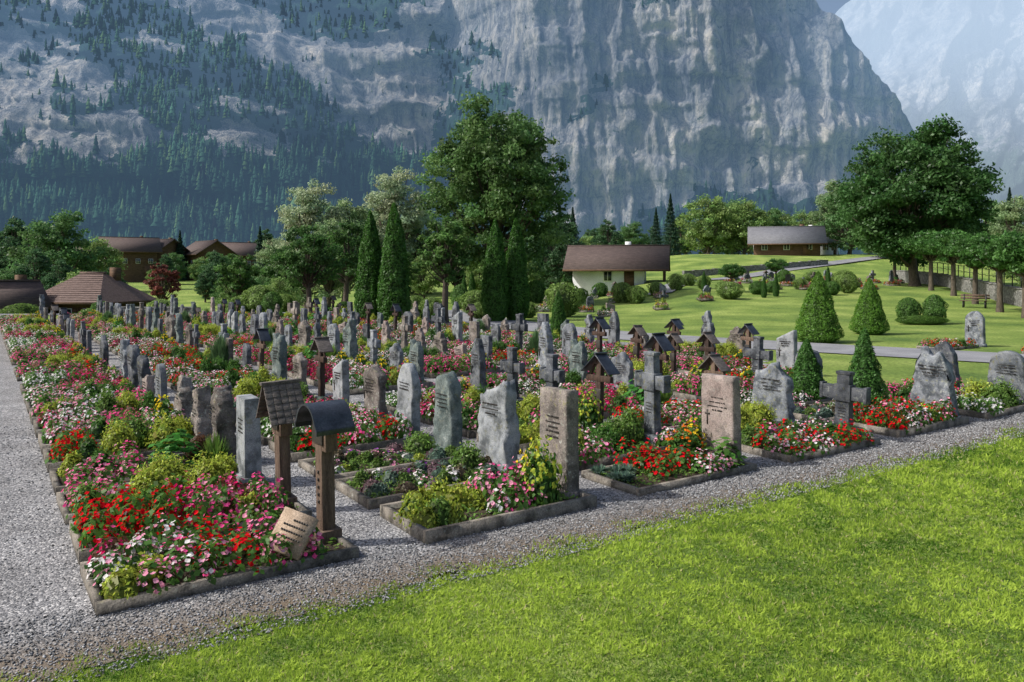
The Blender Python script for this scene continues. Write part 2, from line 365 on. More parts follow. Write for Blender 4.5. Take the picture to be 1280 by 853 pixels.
generic = [slab(.55, .14, 1.05, 'round', .95, .02, 1, 'grey'), slab(.5, .16, .98, 'flat', .92, 0, 2, 'brown'), slab(.62, .16, .95, 'wave', .9, .08, 3, 'grey'),
           slab(.5, .13, 1.1, 'arch', 1, 0, 4, 'grey'), slab(.58, .18, 1.0, 'point', .9, .08, 5, 'brown'), slab(.45, .2, 1.15, 'slant', .8, .07, 6, 'green'),
           slab(.7, .17, .9, 'twin', .95, .07, 7, 'dark'), slab(.5, .15, 1.05, 'slant', .9, .02, 8, 'light'), slab(.55, .16, 1.0, 'wave', .8, .08, 9, 'pink'),
           slab(.42, .16, 1.2, 'point', .75, .06, 10, 'grey'), slab(.6, .15, .92, 'round', 1, .02, 11, 'dark'), slab(.5, .17, 1.05, 'twin', .9, .08, 12, 'green'),
           slab(.4, .18, 1.25, 'slant', .65, .09, 13, 'grey'), slab(.65, .2, .8, 'wave', .75, .1, 14, 'brown'), slab(.48, .14, .95, 'flat', 1, 0, 15, 'dark'), slab(.6, .16, .7, 'slant', .9, .04, 16, 'pink'),
           stone_cross(1.15, .6, 'dark'), stone_cross(1.2, .55, 'brown', True), stone_cross(1.05, .5, 'grey', True), roof_cross(1.2, .46), roof_cross(1.15, .42, 'sh', M_wooddark), roof_cross(1.25, .5, 'metal', M_wooddark)]
gname = lambda o: o.name.split('.')[0]
special = {
 (0, 0): T_arch, (0, 1): T_shing, (0, 2): slab(.46, .2, 1.02, 'flat', .97, 0, 21, 'light'), (0, 3): slab(.5, .24, 1.0, 'point', .6, .1, 22, 'brown'),
 (0, 4): slab(.5, .2, .86, 'slant', .7, .09, 23, 'brown'),
 (1, 0): slab(.56, .17, 1.2, 'flat', 1., .015, 24, 'brown'), (1, 1): slab(.66, .2, 1.15, 'slant', .86, .07, 25, 'light'), (1, 2): slab(.48, .2, 1.1, 'arch', .92, .05, 26, 'green'),
 (1, 3): slab(.5, .16, 1.12, 'round', .9, .04, 27, 'light'),
 (2, 0): slab(.58, .15, 1.15, 'flat', .96, .015, 28, 'pink'), (2, 1): stone_cross(1.36, .62, 'grey', False, .2), (2, 2): roof_cross(1.25, .56, 'metal', M_wooddark),
 (2, 3): stone_cross(1.1, .5, 'dark'),
 (3, 0): stone_cross(1.0, .72, 'dark', False, .2), (3, 1): slab(.75, .2, 1.0, 'wave', .85, .07, 29, 'grey'), (3, 2): roof_cross(1.05, .5, 'sh', M_wood),
 (4, 0): slab(.8, .22, 1.22, 'twin', .7, .08, 30, 'grey'), (4, 2): slab(.6, .18, 1.0, 'round', .85, .05, 31, 'grey'), (4, 3): stone_cross(1.15, .66, 'dark'),
 (5, 0): slab(.72, .2, 1.0, 'arch', .9, .06, 32, 'grey'), (5, 1): slab(.6, .2, 1.1, 'wave', .9, .06, 33, 'dark'), (6, 0): slab(.7, .2, 1.2, 'arch', .9, .06, 34, 'grey'),
}

# ------------------------------------------------------------------ planting
RED = (.70, .010, .02); CRIM = (.62, .015, .12); PINK = (.88, .36, .50); HOT = (.80, .09, .30); WHITE = (.88, .83, .82); ORANGE = (.8, .2, .02); YEL = (.8, .6, .04); PURP = (.3, .08, .4)
G1 = (.085, .20, .035); G2 = (.06, .14, .03); LIME = (.40, .48, .065); G3 = (.16, .28, .055); BLUEG = (.15, .24, .18); BRZ = (.13, .065, .035)
def jit(c, n, rs, v=.18): return np.clip(np.array(c)[None]*(1+rs.normal(0, v, (n, 1)))*(1+rs.normal(0, .06, (n, 3))), 0.001, .9)
def dome(rs, n, c, rx, ry, h, zmin=0.):
    d = nrm(rs.randn(n, 3)); d[:, 2] = np.abs(d[:, 2])*(1-zmin)+zmin; d = nrm(d)
    bump = 1+.24*fbm(d*3.1+np.array(c)*9, 2)
    P = np.array(c)+d*np.array([rx, ry, h])*(bump*rs.uniform(.78, 1.07, n))[:, None]
    return P, d
def begonia(rs, c, r, h, cols, leafc=G1, nf=44, fs=.022):
    parts = []; nl = 68
    P, d = dome(rs, nl, c, r, r, h*.92); parts.append((*leafq(P, d+rs.randn(nl, 3)*.5, rs.uniform(.022, .042, nl), jit(leafc, nl, rs), .7, rs), 1))
    P, d = dome(rs, nf, c, r, r, h, .15); N = nrm(d+np.array([0, 0, .5])+rs.randn(nf, 3)*.3)
    cid = rs.randint(0, len(cols), nf); C = np.array(cols)[cid]; C = C*(1+rs.normal(0, .13, (nf, 1)))
    t = nrm(np.cross(N, rs.randn(nf, 3))); b = np.cross(N, t); s = rs.uniform(.75, 1.25, nf)*fs
    for k in range(4):
        th = k*math.pi/2; ax = t*math.cos(th)+b*math.sin(th); bx = -t*math.sin(th)+b*math.cos(th); up = N
        tipv = P+(ax*1.0+up*.25)*s[:, None]; a1 = P+(ax*.55+bx*.55+up*.18)*s[:, None]; a2 = P+(ax*.55-bx*.55+up*.18)*s[:, None]
        V = np.stack([P, a2, tipv, a1], 1).reshape(-1, 3); CC = np.clip(C*(1+rs.normal(0, .08, (nf, 1))), .002, .9)
        parts.append((V, np.arange(nf*4).reshape(-1, 4), np.repeat(CC, 4, 0), 0))
    return parts
def shrub(rs, c, r, h, col, n=1300, ls=.02):
    P, d = dome(rs, n, c, r, r, h, -.0); P = P-(d*np.array([r, r, h]))*(rs.rand(n, 1)**2*.3)
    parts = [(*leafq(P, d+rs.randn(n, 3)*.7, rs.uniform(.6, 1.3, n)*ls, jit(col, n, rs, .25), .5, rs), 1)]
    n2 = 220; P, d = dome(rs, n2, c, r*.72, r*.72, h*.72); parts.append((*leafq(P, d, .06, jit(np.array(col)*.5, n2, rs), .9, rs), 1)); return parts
def spiky(rs, c, h, r, col, n=260):
    th = rs.uniform(0, 6.3, n); q = rs.rand(n)**.6; base = np.array(c)+np.stack([np.cos(th)*r*.2, np.sin(th)*r*.2, th*0], 1)
    tip = np.array(c)+np.stack([np.cos(th)*r*q, np.sin(th)*r*q, h*(1-.55*q**2)*rs.uniform(.6, 1.1, n)], 1)
    sd = np.stack([-np.sin(th), np.cos(th), th*0], 1)*.011
    mid = (base+tip)/2+np.array([0, 0, .03]); V = np.stack([base, mid-sd, tip, mid+sd], 1).reshape(-1, 3)
    return [(V, np.arange(n*4).reshape(-1, 4), np.repeat(jit(col, n, rs), 4, 0), 1)]
def hosta(rs, c, r, h, col, n=90):
    P, d = dome(rs, n, c, r, r, h); return [(*leafq(P, d*.6+np.array([0, 0, .8])+rs.randn(n, 3)*.25, rs.uniform(.05, .085, n), jit(col, n, rs), .6, rs), 1)]
def tallflowers(rs, c, r, h, fc, n=50):
    parts = shrub(rs, c, r*.9, h*.85, G1, 500, .03); P, d = dome(rs, n, c, r, r, h, .3)
    for k in range(3): parts.append((*leafq(P+rs.randn(n, 3)*.008, nrm(d+rs.randn(n, 3)*.4), .024, jit(fc, n, rs), .7, rs), 0))
    return parts
BL, BW = 2.12, 1.04
def bed(seed, scheme, book=False):
    rs = np.random.RandomState(seed); p = []
    kw, kh = .06, .11
    p += [box((BL/2, kw/2, kh/2-.02), (BL, kw, kh), 2), box((BL/2, BW-kw/2, kh/2-.02), (BL, kw, kh), 2),
          box((kw/2, BW/2, kh/2-.022), (kw, BW-2*kw-.004, kh), 2), box((BL-kw/2, BW/2, kh/2-.022), (kw, BW-2*kw-.004, kh), 2)]
    gx = np.linspace(.05, BL-.05, 22); gy = np.linspace(.05, BW-.05, 12); GX, GY = np.meshgrid(gx, gy)
    GZ = .05+.02*fbm(np.stack([GX.ravel()*6, GY.ravel()*6, GX.ravel()*0+seed], 1), 3)
    p.append((np.stack([GX.ravel(), GY.ravel(), GZ], 1), gridF(12, 22), (1, 1, 1), 3))
    ng = 1300 if scheme in ('low', 'mix', 'redtall') else 700
    PP = np.stack([rs.uniform(.08, BL-.08, ng), rs.uniform(.08, BW-.08, ng), rs.uniform(.055, .11, ng)], 1); gm = fbm(PP*np.array([3, 3, 0])+seed, 2) > (-.1 if scheme != 'low' else -.25); PP = PP[gm]
    p.append((*leafq(PP, np.array([0, 0, 1.])+rs.randn(len(PP), 3)*.5, rs.uniform(.014, .03, len(PP)), jit(G3, len(PP), rs, .3), .6, rs), 1))
    def beg(x, y, cols, lc=G1, r=.16, h=.22): p.extend(begonia(rs, (x, y, .06), r*rs.uniform(.8, 1.25), h*rs.uniform(.7, 1.35), cols, lc))
    def fillrow(x0, x1, pick, r=.16, h=.22):
        nx = max(1, int((x1-x0)/.235)); ny = 4
        for i in range(nx):
            for j in range(ny):
                if rs.rand() < .10:
                    p.extend(shrub(rs, (x0+(i+.5)*(x1-x0)/nx, .15+j*(BW-.3)/3, .06), rs.uniform(.12, .17), rs.uniform(.18, .32), [G3, G1, LIME][rs.randint(3)], 380, .022)); continue
                x = x0+(i+.5)*(x1-x0)/nx+rs.uniform(-.05, .05); y = .13+j*(BW-.26)/(ny-1)+rs.uniform(-.05, .05)
                cl, lc = pick(i/nx, j/ny); beg(x, y, cl, lc, r, h)
    pal = [([RED], G1), ([PINK, PINK, HOT], G1), ([WHITE, WHITE, PINK], G2), ([CRIM, HOT], BRZ), ([HOT, PINK], G1), ([HOT, CRIM], G1), ([PINK, WHITE], G1), ([WHITE], G1), ([PINK], G1), ([HOT], G1)]
    NP = len(pal)
    if scheme == 'front0':
        seq = [pal[2], pal[6], pal[2], pal[0], pal[0], pal[1], pal[1], pal[4]]
        fillrow(.08, 1.78, lambda i, j: seq[int(i*7.9)] if rs.rand() > .12 else pal[rs.randint(NP)], .17, .24)
    elif scheme == 'front1':
        seq = [pal[0], pal[0], pal[5], pal[4], pal[3], pal[4], pal[1]]
        fillrow(.08, 1.9, lambda i, j: seq[int(i*6.9)], .17, .24)
    elif scheme == 'full':
        a, b, c = [pal[rs.randint(NP)] for _ in range(3)]; k = rs.uniform(.25, .45)
        fillrow(.08, 1.92, lambda i, j: (a if i < k else b if i < 2*k else c) if rs.rand() > .12 else pal[rs.randint(NP)])
        if rs.rand() < .5: p.extend(tallflowers(rs, (1.7, .5, .06), .2, .42, YEL, 40))
    elif scheme == 'border':
        a, b = pal[rs.randint(NP)], pal[rs.randint(NP)]
        fillrow(.08, .85, lambda i, j: a if rs.rand() > .3 else b)
        for i in range(3): p.extend(shrub(rs, (1.05+.32*i, .3+.4*rs.rand(), .08), rs.uniform(.17, .27), rs.uniform(.25, .42), [LIME, LIME, G3, G1][rs.randint(4)]))
        for i in range(8): beg(rs.uniform(.9, 2), [.15, .88][rs.randint(2)], b[0], b[1], .13, .16)
    elif scheme == 'lime':
        a = pal[rs.randint(NP)]; fillrow(.08, .6, lambda i, j: a)
        for (x, y, r) in ((.85, .3, .26), (1.1, .72, .28), (1.5, .4, .27), (1.75, .78, .2)): p.extend(shrub(rs, (x, y, .06), r, r*1.35, LIME if rs.rand() < .65 else G3))
    elif scheme == 'low':
        for i in range(30): p.extend(shrub(rs, (rs.uniform(.15, 1.95), rs.uniform(.13, .9), .05), rs.uniform(.07, .16), rs.uniform(.07, .18), [G3, LIME, BLUEG, (.16, .13, .08), (.25, .16, .18)][rs.randint(5)], 260, .016))
        for i in range(12): beg(rs.uniform(.15, 1.9), rs.uniform(.13, .9), [[PINK, WHITE], [PURP, PINK], [WHITE]][rs.randint(3)], G2, .09, .1)
        p.extend(shrub(rs, (1.6, .6, .05), .24, .34, G3))
    elif scheme == 'mix':
        for i in range(12): p.extend(shrub(rs, (rs.uniform(.12, .95), rs.uniform(.13, .9), .05), rs.uniform(.11, .19), rs.uniform(.12, .2), [LIME, G3, LIME][rs.randint(3)], 400, .02))
        for i in range(12): beg(rs.uniform(.8, 1.6), rs.uniform(.13, .9), [[PINK, HOT], [HOT, PINK], [WHITE, PINK]][rs.randint(3)], G1)
        p.extend(tallflowers(rs, (1.6, .3, .06), .24, .5, LIME, 90)); p.extend(tallflowers(rs, (1.75, .72, .06), .2, .4, YEL, 40))
    elif scheme == 'redtall':
        for i in range(12): beg(rs.uniform(.5, 1.4), rs.uniform(.13, .9), [RED], G1, .17, .3)
        for i in range(7): p.extend(spiky(rs, (rs.uniform(.1, .6), rs.uniform(.13, .9), .05), .14, .16, BLUEG, 120))
        for i in range(6): beg(rs.uniform(1.2, 1.7), rs.uniform(.1, .4), [WHITE, PINK], G1)
        p.extend(tallflowers(rs, (1.45, .65, .06), .26, .62, ORANGE)); p.extend(hosta(rs, (1.75, .25, .05), .26, .42, G1)); p.extend(tallflowers(rs, (1.75, .75, .06), .18, .6, YEL))
    elif scheme == 'hosta':
        a = pal[rs.randint(NP)]; fillrow(.08, 1.0, lambda i, j: a)
        p.extend(hosta(rs, (1.4, .5, .08), .3, .4, (.07, .24, .04), 130)); p.extend(spiky(rs, (1.85, .3, .05), .4, .25, G3)); p.extend(shrub(rs, (1.75, .75, .05), .2, .3, BRZ))
    elif scheme == 'red':
        fillrow(.08, 1.9, lambda i, j: pal[0] if rs.rand() < .6 else pal[[2, 6, 1][rs.randint(3)]])
    elif scheme == 'con':
        a = pal[rs.randint(NP)]; fillrow(.08, 1.3, lambda i, j: a if rs.rand() > .2 else pal[rs.randint(NP)])
        p.extend(spiky(rs, (1.65, .5, .05), .6, .4, (.10, .19, .08), 700)); p.extend(spiky(rs, (1.65, .5, .25), .5, .3, (.12, .22, .09), 400))
    if book:   # leaning name slab among the flowers
        Mx = np.array(Matrix.Rotation(.75, 3, 'Z') @ Matrix.Rotation(.62, 3, 'Y') @ Matrix.Rotation(.25, 3, 'X'))
        q = [box((0, 0, 0), (.055, .34, .36), 4)]
        for i in range(4):
            for c in range(9 if i else 6): q.append(box((-.03, -.11+.026*c, .1-.05*i), (.012, .015, .015), 5))
        for V, F, C, m in q: p.append((V @ Mx.T+np.array([1.56, .17, .27]), F, C, m))
    return build('flower_grave', p, [M_petal, M_leaf, M_kerb, M_soil, M_sand, M_text], False, False)
beds_sp = {(0, 0): bed(100, 'front0', book=True), (0, 1): bed(101, 'front1'), (0, 2): bed(102, 'lime'), (0, 3): bed(103, 'hosta'), (0, 4): bed(104, 'lime'), (0, 5): bed(105, 'full'), (0, 6): bed(106, 'border'),
           (1, 0): bed(110, 'mix'), (1, 1): bed(111, 'low'), (1, 2): bed(112, 'low'), (1, 3): bed(113, 'red'), (2, 0): bed(120, 'redtall'), (2, 1): bed(121, 'border'), (2, 2): bed(122, 'mix'),
           (3, 0): bed(130, 'red'), (4, 0): bed(140, 'red'), (5, 0): bed(150, 'lime')}
gb = [bed(200+i, s) for i, s in enumerate(['full', 'full', 'full', 'border', 'border', 'lime', 'hosta', 'full', 'red', 'con', 'low', 'full', 'border', 'full', 'mix', 'red', 'lime', 'full'])]
RG = np.random.RandomState(42)
ROADX = lambda y: np.interp(y, [14, 22, 26, 30.5, 36, 43, 50], [24, 14.3, 9, 4.3, .5, -2, -3])
for k in range(0, 8):
    for j in range(0, 34):
        u0 = 2.78*k; v0 = 1.27*j+RG.uniform(-.03, .03)
        off = 0 if (k, j) in special else RG.uniform(-.12, .1)
        xs_, ys_ = uv(u0+2.0+off, v0+.52); xr, yr = uv(u0+2.3, v0+.5)
        if ys_ > 45 or xr > ROADX(yr)-2.4 or clearzone(xs_, ys_): continue
        if (k, j) not in special and RG.rand() < .03: continue
        bx, by = uv(u0, v0)
        b = beds_sp.get((k, j)) or gb[RG.randint(len(gb))]
        if k == 0 and (k, j) not in beds_sp: b = gb[[0, 1, 2, 7, 11, 13, 3, 5, 4, 17, 8, 16][RG.randint(12)]]
        inst('flower_grave', b, bx, by, .004, ROT+RG.uniform(-.012, .012), (1, 1, 1.05 if k+j == 0 else RG.uniform(.95, 1.4)))
        if (k, j) == (4, 1): continue
        g = special.get((k, j)) or generic[RG.randint(len(generic))]
        s = 1 if (k, j) in special else RG.uniform(.8, 1.12)
        o = inst(gname(g), g, xs_, ys_, .05, ROT+(RG.uniform(-.08, .08)), s)
        o.rotation_euler[0] = RG.uniform(-.03, .03); o.rotation_euler[1] = RG.uniform(-.03, .03)
# graves on the far side of the path, right
for (x, d, gi, bi) in ((15.9, 26.6, 0, 8), (18.3, 24.8, 11, 15), (20.2, 23.4, 6, 8)):
    inst('flower_grave', gb[bi], x-1.6, d-1.0, .004, ROT, 1.); inst('gravestone', generic[gi], x+.25, d+.6, .02, ROT, 1.15)

for d, p0, p1 in ((47, 655, 760), (52, 560, 800), (57, 690, 850), (62, 700, 860), (67, 860, 1060), (72, 700, 1100), (77, 880, 1090), (84, 900, 1060)):
    px = p0
    while px < p1:
        px += RG.uniform(1.4, 3.0)/d*FPX
        if RG.rand() < .2: continue
        x = at(px, d); y = d+RG.uniform(-.4, .4); z = float(tz(x, y))
        g = generic[RG.randint(len(generic))]; inst(gname(g), g, x, y, z, -1.2+RG.uniform(-.1, .1), RG.uniform(.9, 1.2))
        inst('flower_grave', gb[RG.randint(len(gb))], x, y-1.9, z, math.pi/2-.1, (.9, .9, 1.3))

# ------------------------------------------------------------------ trees
def tree(seed, h, cw, th, n, ls, col, M=150, tr=.03, name='deciduous_tree', hole=.3, top=1.0, rcf=.085, sil=.2):
    rs = np.random.RandomState(seed); parts = []; cz = th+(h-th)*.5; rz_ = (h-th)*.5; rr = cw*.5
    d = nrm(rs.randn(M, 3)); rad = rs.uniform(hole, 1., M)**.7*(1+sil*fbm(d*1.9+seed, 2)+sil*.5*fbm(d*5+seed, 1))
    cen = np.array([0, 0, cz])+d*np.array([rr, rr, rz_])*rad[:, None]*.92
    q = (cen[:, 2]-th)/(h-th); f = np.where(q > .5, 1-.35*top*(q-.5)/.5, 1); cen[:, :2] *= f[:, None]
    rc = cw*rcf*rs.uniform(.5, 1.5, M)
    ck = rs.normal(0, .2, M); hue = rs.rand(M)
    i = rs.choice(M, n, p=rc**2/np.sum(rc**2)); dd = nrm(rs.randn(n, 3)); P = cen[i]+dd*np.array([1, 1, .6])*(rc[i]*rs.rand(n)**.45*rs.uniform(.8, 1.25, n))[:, None]
    P[:, 2] -= .25*rc[i]*(np.hypot(dd[:, 0], dd[:, 1]))
    C = np.array(col)[None]*(1+ck[i]+rs.normal(0, .18, n))[:, None]; C[:, 0] *= 1+.25*hue[i]; C = np.clip(C, .006, .6)
    parts.append((*leafq(P, dd*.45+np.array([0, 0, .45])+rs.randn(n, 3)*.7, ls*rs.uniform(.6, 1.4, n), C, .55, rs), 1))
    tr_ = h*tr; wob = rs.randn(2)*.02*h
    pts = [(0, 0, -.3), (0, 0, th*.3), (wob[0]*.3, wob[1]*.3, th), (wob[0], wob[1], cz), (wob[0]*1.2, wob[1], h-.15*(h-th))]
    V, F = tube(pts, [tr_*1.5, tr_, tr_*.85, tr_*.5, tr_*.12], 9); parts.append((V, F, (1, 1, 1), 0))
    for c in cen[::max(1, M//45)]:
        z0 = th*.9+(c[2]-th)*rs.uniform(.1, .55); z0 = max(th*.8, z0); b0 = np.array([wob[0]*.6, wob[1]*.6, z0]); m = (b0*.45+c*.55)+np.array([0, 0, -.03*h])
        V, F = tube([b0, m, c], [tr_*.33, tr_*.18, tr_*.05], 5); parts.append((V, F, (1, 1, 1), 0))
    return build(name, parts, [M_bark, M_leaf], False, False)
def put(t, px, d, s=1., rot=None, name=None):
    x = at(px, d); return inst(name or gname(t), t, x, d, float(tz(x, d)), R.uniform(0, 6.3) if rot is None else rot, s)
ash = tree(1, 16.8, 12.4, 1.7, 54000, .15, (.105, .215, .07), 380, name='ash_tree', rcf=.068, sil=.26, top=.45); put(ash, 622, 62, 1, 0)
syc = tree(2, 15.2, 14.0, 1.8, 60000, .16, (.055, .145, .04), 380, name='sycamore_tree', hole=.4, top=.75, rcf=.07, sil=.22); put(syc, 1143, 70, 1, 0)
birch = tree(3, 12.5, 7.0, .8, 19000, .12, (.32, .44, .27), 170, name='birch_tree', top=1.2, sil=.3)
birch2 = tree(4, 11.5, 6.6, .8, 17000, .12, (.22, .35, .17), 160, name='birch_tree', top=1.2, sil=.3)
rnd = tree(5, 5.5, 4.0, 1.6, 10000, .08, (.07, .17, .045), 110, name='linden_tree', sil=.12)
rnd2 = tree(6, 5.8, 3.1, 2.0, 9000, .075, (.09, .20, .05), 90, name='linden_tree', sil=.15)
dA = tree(7, 10, 8.5, .5, 14000, .15, (.10, .22, .075), 170); dB = tree(8, 10, 6.5, .5, 12000, .15, (.07, .16, .07), 140); dC = tree(9, 8, 8, .2, 12000, .14, (.19, .32, .10), 140)
pol = tree(10, 4.6, 4.2, 2.3, 10000, .085, (.07, .19, .045), 100, name='plane_tree', tr=.035, top=.3, sil=.12)
redt = tree(11, 4, 2.1, 1.2, 4500, .07, (.17, .065, .05), 50, name='copper_plum_tree')
for px, d, t, s in ((385, 76, birch, 1.12), (345, 82, birch2, .85), (430, 82, birch2, 1.12), (490, 86, birch, 1.2), (525, 90, birch2, 1.0), (460, 92, dB, 1.15), (410, 70, birch2, .8),
                    (387, 44, rnd, 1.0), (432, 50, rnd, 1.1), (556, 40, rnd2, 1.0), (298, 60, rnd2, 1.1), (202, 55, redt, 1.25), (360, 66, rnd, 1.2),
                    (75, 110, dA, 1.4), (20, 120, dB, 1.25), (120, 125, dC, 1.2), (45, 90, dB, .8), (690, 88, dB, .95), (705, 100, dB, 1.0), (760, 120, dB, .75), (735, 130, dC, .8), (670, 92, dA, .85), (580, 96, dB, .9),
                    (885, 150, dC, 1.6), (930, 150, dC, 1.5), (908, 165, dA, 1.3), (975, 170, dC, 1.35), (1005, 170, dC, 1.35), (1045, 130, birch2, 1.25), (1062, 120, dA, 1.15), (960, 160, dA, 1.1),
                    (1272, 92, birch2, .95), (1290, 60, dC, .6), (1230, 110, dA, .9), (1250, 120, dC, .9), (1190, 120, dC, .9), (1100, 110, dA, .7), (850, 160, dB, .9), (790, 150, dA, .8),
                    (915, 62, pol, .52), (970, 72, pol, .55), (570, 95, dB, 1.0), (530, 75, dC, .55), (600, 80, dC, .5), (655, 80, dC, .55), (500, 62, rnd, .8), (350, 58, dC, .4), (330, 72, dA, .5)):
    put(t, px, d, s)
for i in range(46):
    px = R.uniform(-120, 345); d = R.uniform(74, 165); t = [dA, dB, dC][R.randint(3)]
    put(t, px, d, R.uniform(.4, .68)*(1 if d < 110 else 1.1))
for i in range(56):
    px = R.uniform(-120, 1380); d = R.uniform(235, 420); t = [dA, dB, dC][R.randint(3)]; put(t, px, d, R.uniform(.9, 1.5))
for px, d in ((1282, 42), (1250, 46), (1219, 52), (1192, 58), (1164, 64), (1140, 71), (1118, 77), (1300, 38)): put(pol, px, d, R.uniform(.98, 1.12))

def topiary(seed, h, r, shape, n, ls, col, name, stem=0., bump=.13):
    rs = np.random.RandomState(seed); q = rs.rand(n); th = rs.uniform(0, 2*math.pi, n)
    prof = {'cone': lambda q: (np.minimum(1, (q+.02)/.12)**.5)*(1-q)**.75*(1.07), 'column': lambda q: np.minimum(1, (q+.12)/.3)**.6*(1-q**2.6)**.7*(1-.25*q),
            'ball': lambda q: np.sqrt(np.clip(1-(2*q-1)**2, 0, 1))}[shape]
    q = np.where(rs.rand(n) < .35, q**1.6, q)
    nn = fbm(np.stack([np.cos(th)*3, np.sin(th)*3, q*h/r*2.2+seed], 1), 3)
    rad = prof(q)*r*(1+bump*nn)*(1-.18*rs.rand(n)**2)
    P = np.stack([np.cos(th)*rad, np.sin(th)*rad, stem+q*h*(1+.04*nn)], 1); N = np.stack([np.cos(th), np.sin(th), .35+0*th], 1)+rs.randn(n, 3)*.6
    C = np.array(col)[None]*(1+.45*nn+rs.normal(0, .22, n))[:, None]; C = np.clip(C, .006, .5)
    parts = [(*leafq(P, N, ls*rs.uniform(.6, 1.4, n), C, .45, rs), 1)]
    qq = np.linspace(0, 1, 14); parts.append((*tube([(0, 0, stem+a*h*.95) for a in qq], list(np.maximum(prof(qq)*r*.8, .01)), 14), np.array(col)*.4, 1))  # dark inner core, added to block light through the leaves
    if stem: parts.append((*tube([(0, 0, -.1), (0, 0, stem+.1)], [.05, .04], 7), (1, 1, 1), 0))
    return build(name, parts, [M_bark, M_leaf], False, False)
col1 = topiary(1, 5.7, .82, 'column', 16000, .06, (.06, .16, .025), 'columnar_thuja', bump=.2)
cone1 = topiary(3, 2.6, .88, 'cone', 13000, .038, (.11, .24, .03), 'conical_yew', bump=.2); cone2 = topiary(4, 1.4, .42, 'cone', 6500, .026, (.07, .18, .035), 'conical_yew', bump=.25)
ball = topiary(5, 1.1, .55, 'ball', 6000, .035, (.10, .21, .045), 'round_shrub', bump=.35); ball2 = topiary(8, 1.1, .6, 'ball', 5000, .04, (.18, .28, .07), 'round_shrub', bump=.7); cube = topiary(6, .55, 1.0, 'ball', 6000, .035, (.09, .18, .03), 'clipped_hedge')
for px, d, s in ((463, 38.5, .97), (493, 37.5, 1.02), (619, 41, .93), (645, 41.8, .94)): put(col1, px, d, s)
put(cone1, 1023, 28.8, 1); put(cone1, 1087, 32.5, (.88, .88, .9))
x, y = uv(2.78*4+1.9, 1.27+.5); inst('conical_yew', cone2, x, y, .05, 0, (1., 1., 1.05))
inst('conical_yew', cone2, x-.75, y+.9, .05, 0, (1., 1., .85))
for px, d, s in ((1136, 39, (1., 1., 1.15)), (1168, 38.5, (1., 1., 1.3))): put(ball, px, d, s)
put(cube, 1152, 38, (1.25, .5, .8))
for px, d, s in ((912, 56, 1.3), (905, 60, 1.0), (947, 60, 1.1), (965, 62, 1.0), (778, 60, 1.3), (795, 58, 1.2), (845, 66, 1.1), (1040, 60, 1.1), (1060, 62, 1.3), (1055, 70, 1.5), (820, 64, 1.), (725, 66, 1.1), (705, 45, 1.7), (660, 44, .9), (600, 43, 1.), (540, 44, 1.), (595, 46, 1.3),
                 (750, 72, 1.2), (1000, 66, .9), (640, 56, 1.2), (575, 55, 1.3), (430, 46, .9), (520, 47, 1.), (860, 70, 1.1), (880, 66, .9), (980, 76, 1.3), (1015, 78, 1.2), (700, 58, 1.1), (670, 62, 1.5), (610, 50, 1.3), (340, 50, 1.1), (355, 54, 1.4), (470, 52, 1.2)):
    put(ball if R.rand() < .3 else ball2, px, d, (s*R.uniform(.85, 1.2), s, s*R.uniform(.8, 1.25)))
for px, d, s in ((705, 47, .42), (698, 31, (.42, .42, .32)), (970, 58, .3), (955, 57, .27), (590, 60, .45), (880, 63, .3), (580, 58, .4), (715, 62, .35), (1035, 64, .35)): put(col1, px, d, s, name='dwarf_conifer')
for i in range(44):
    s = R.uniform(.8, 1.7); put(ball2 if R.rand() < .7 else ball, R.uniform(-60, 360), R.uniform(50, 72), (s*R.uniform(1, 1.6), s, s))

def spruce(seed, h, r, n, ls, col):
    rs = np.random.RandomState(seed); q = rs.rand(n)**1.4; th = rs.uniform(0, 6.283, n); tier = np.abs(((q*h/.9) % 1)-.5)*2
    rad = r*(1-q)*(.6+.4*tier)*(1+.2*np.sin(th*7+q*40))*rs.uniform(.35, 1, n)**.5
    P = np.stack([np.cos(th)*rad, np.sin(th)*rad, .6+q*h*.97-rad*.25], 1); N = np.stack([np.cos(th)*.5, np.sin(th)*.5, 1+0*th], 1)+rs.randn(n, 3)*.4
    parts = [(*leafq(P, N, ls*rs.uniform(.6, 1.3, n), jit(col, n, rs, .2), .4, rs), 1), (*tube([(0, 0, -.3), (0, 0, h*.9)], [.22, .03], 7), (1, 1, 1), 0)]
    return build('spruce_tree', parts, [M_bark, M_leaf], False, False)
sp = spruce(1, 14, 3.2, 9000, .2, (.04, .09, .055))
for px, d, s in ((838, 140, .8), (700, 118, .85), (716, 122, .8), (686, 110, .8), (508, 96, .8), (820, 155, .7), (1262, 130, .8), (25, 150, .9), (225, 175, .8), (325, 150, .8), (-20, 140, 1)): put(sp, px, d, s)

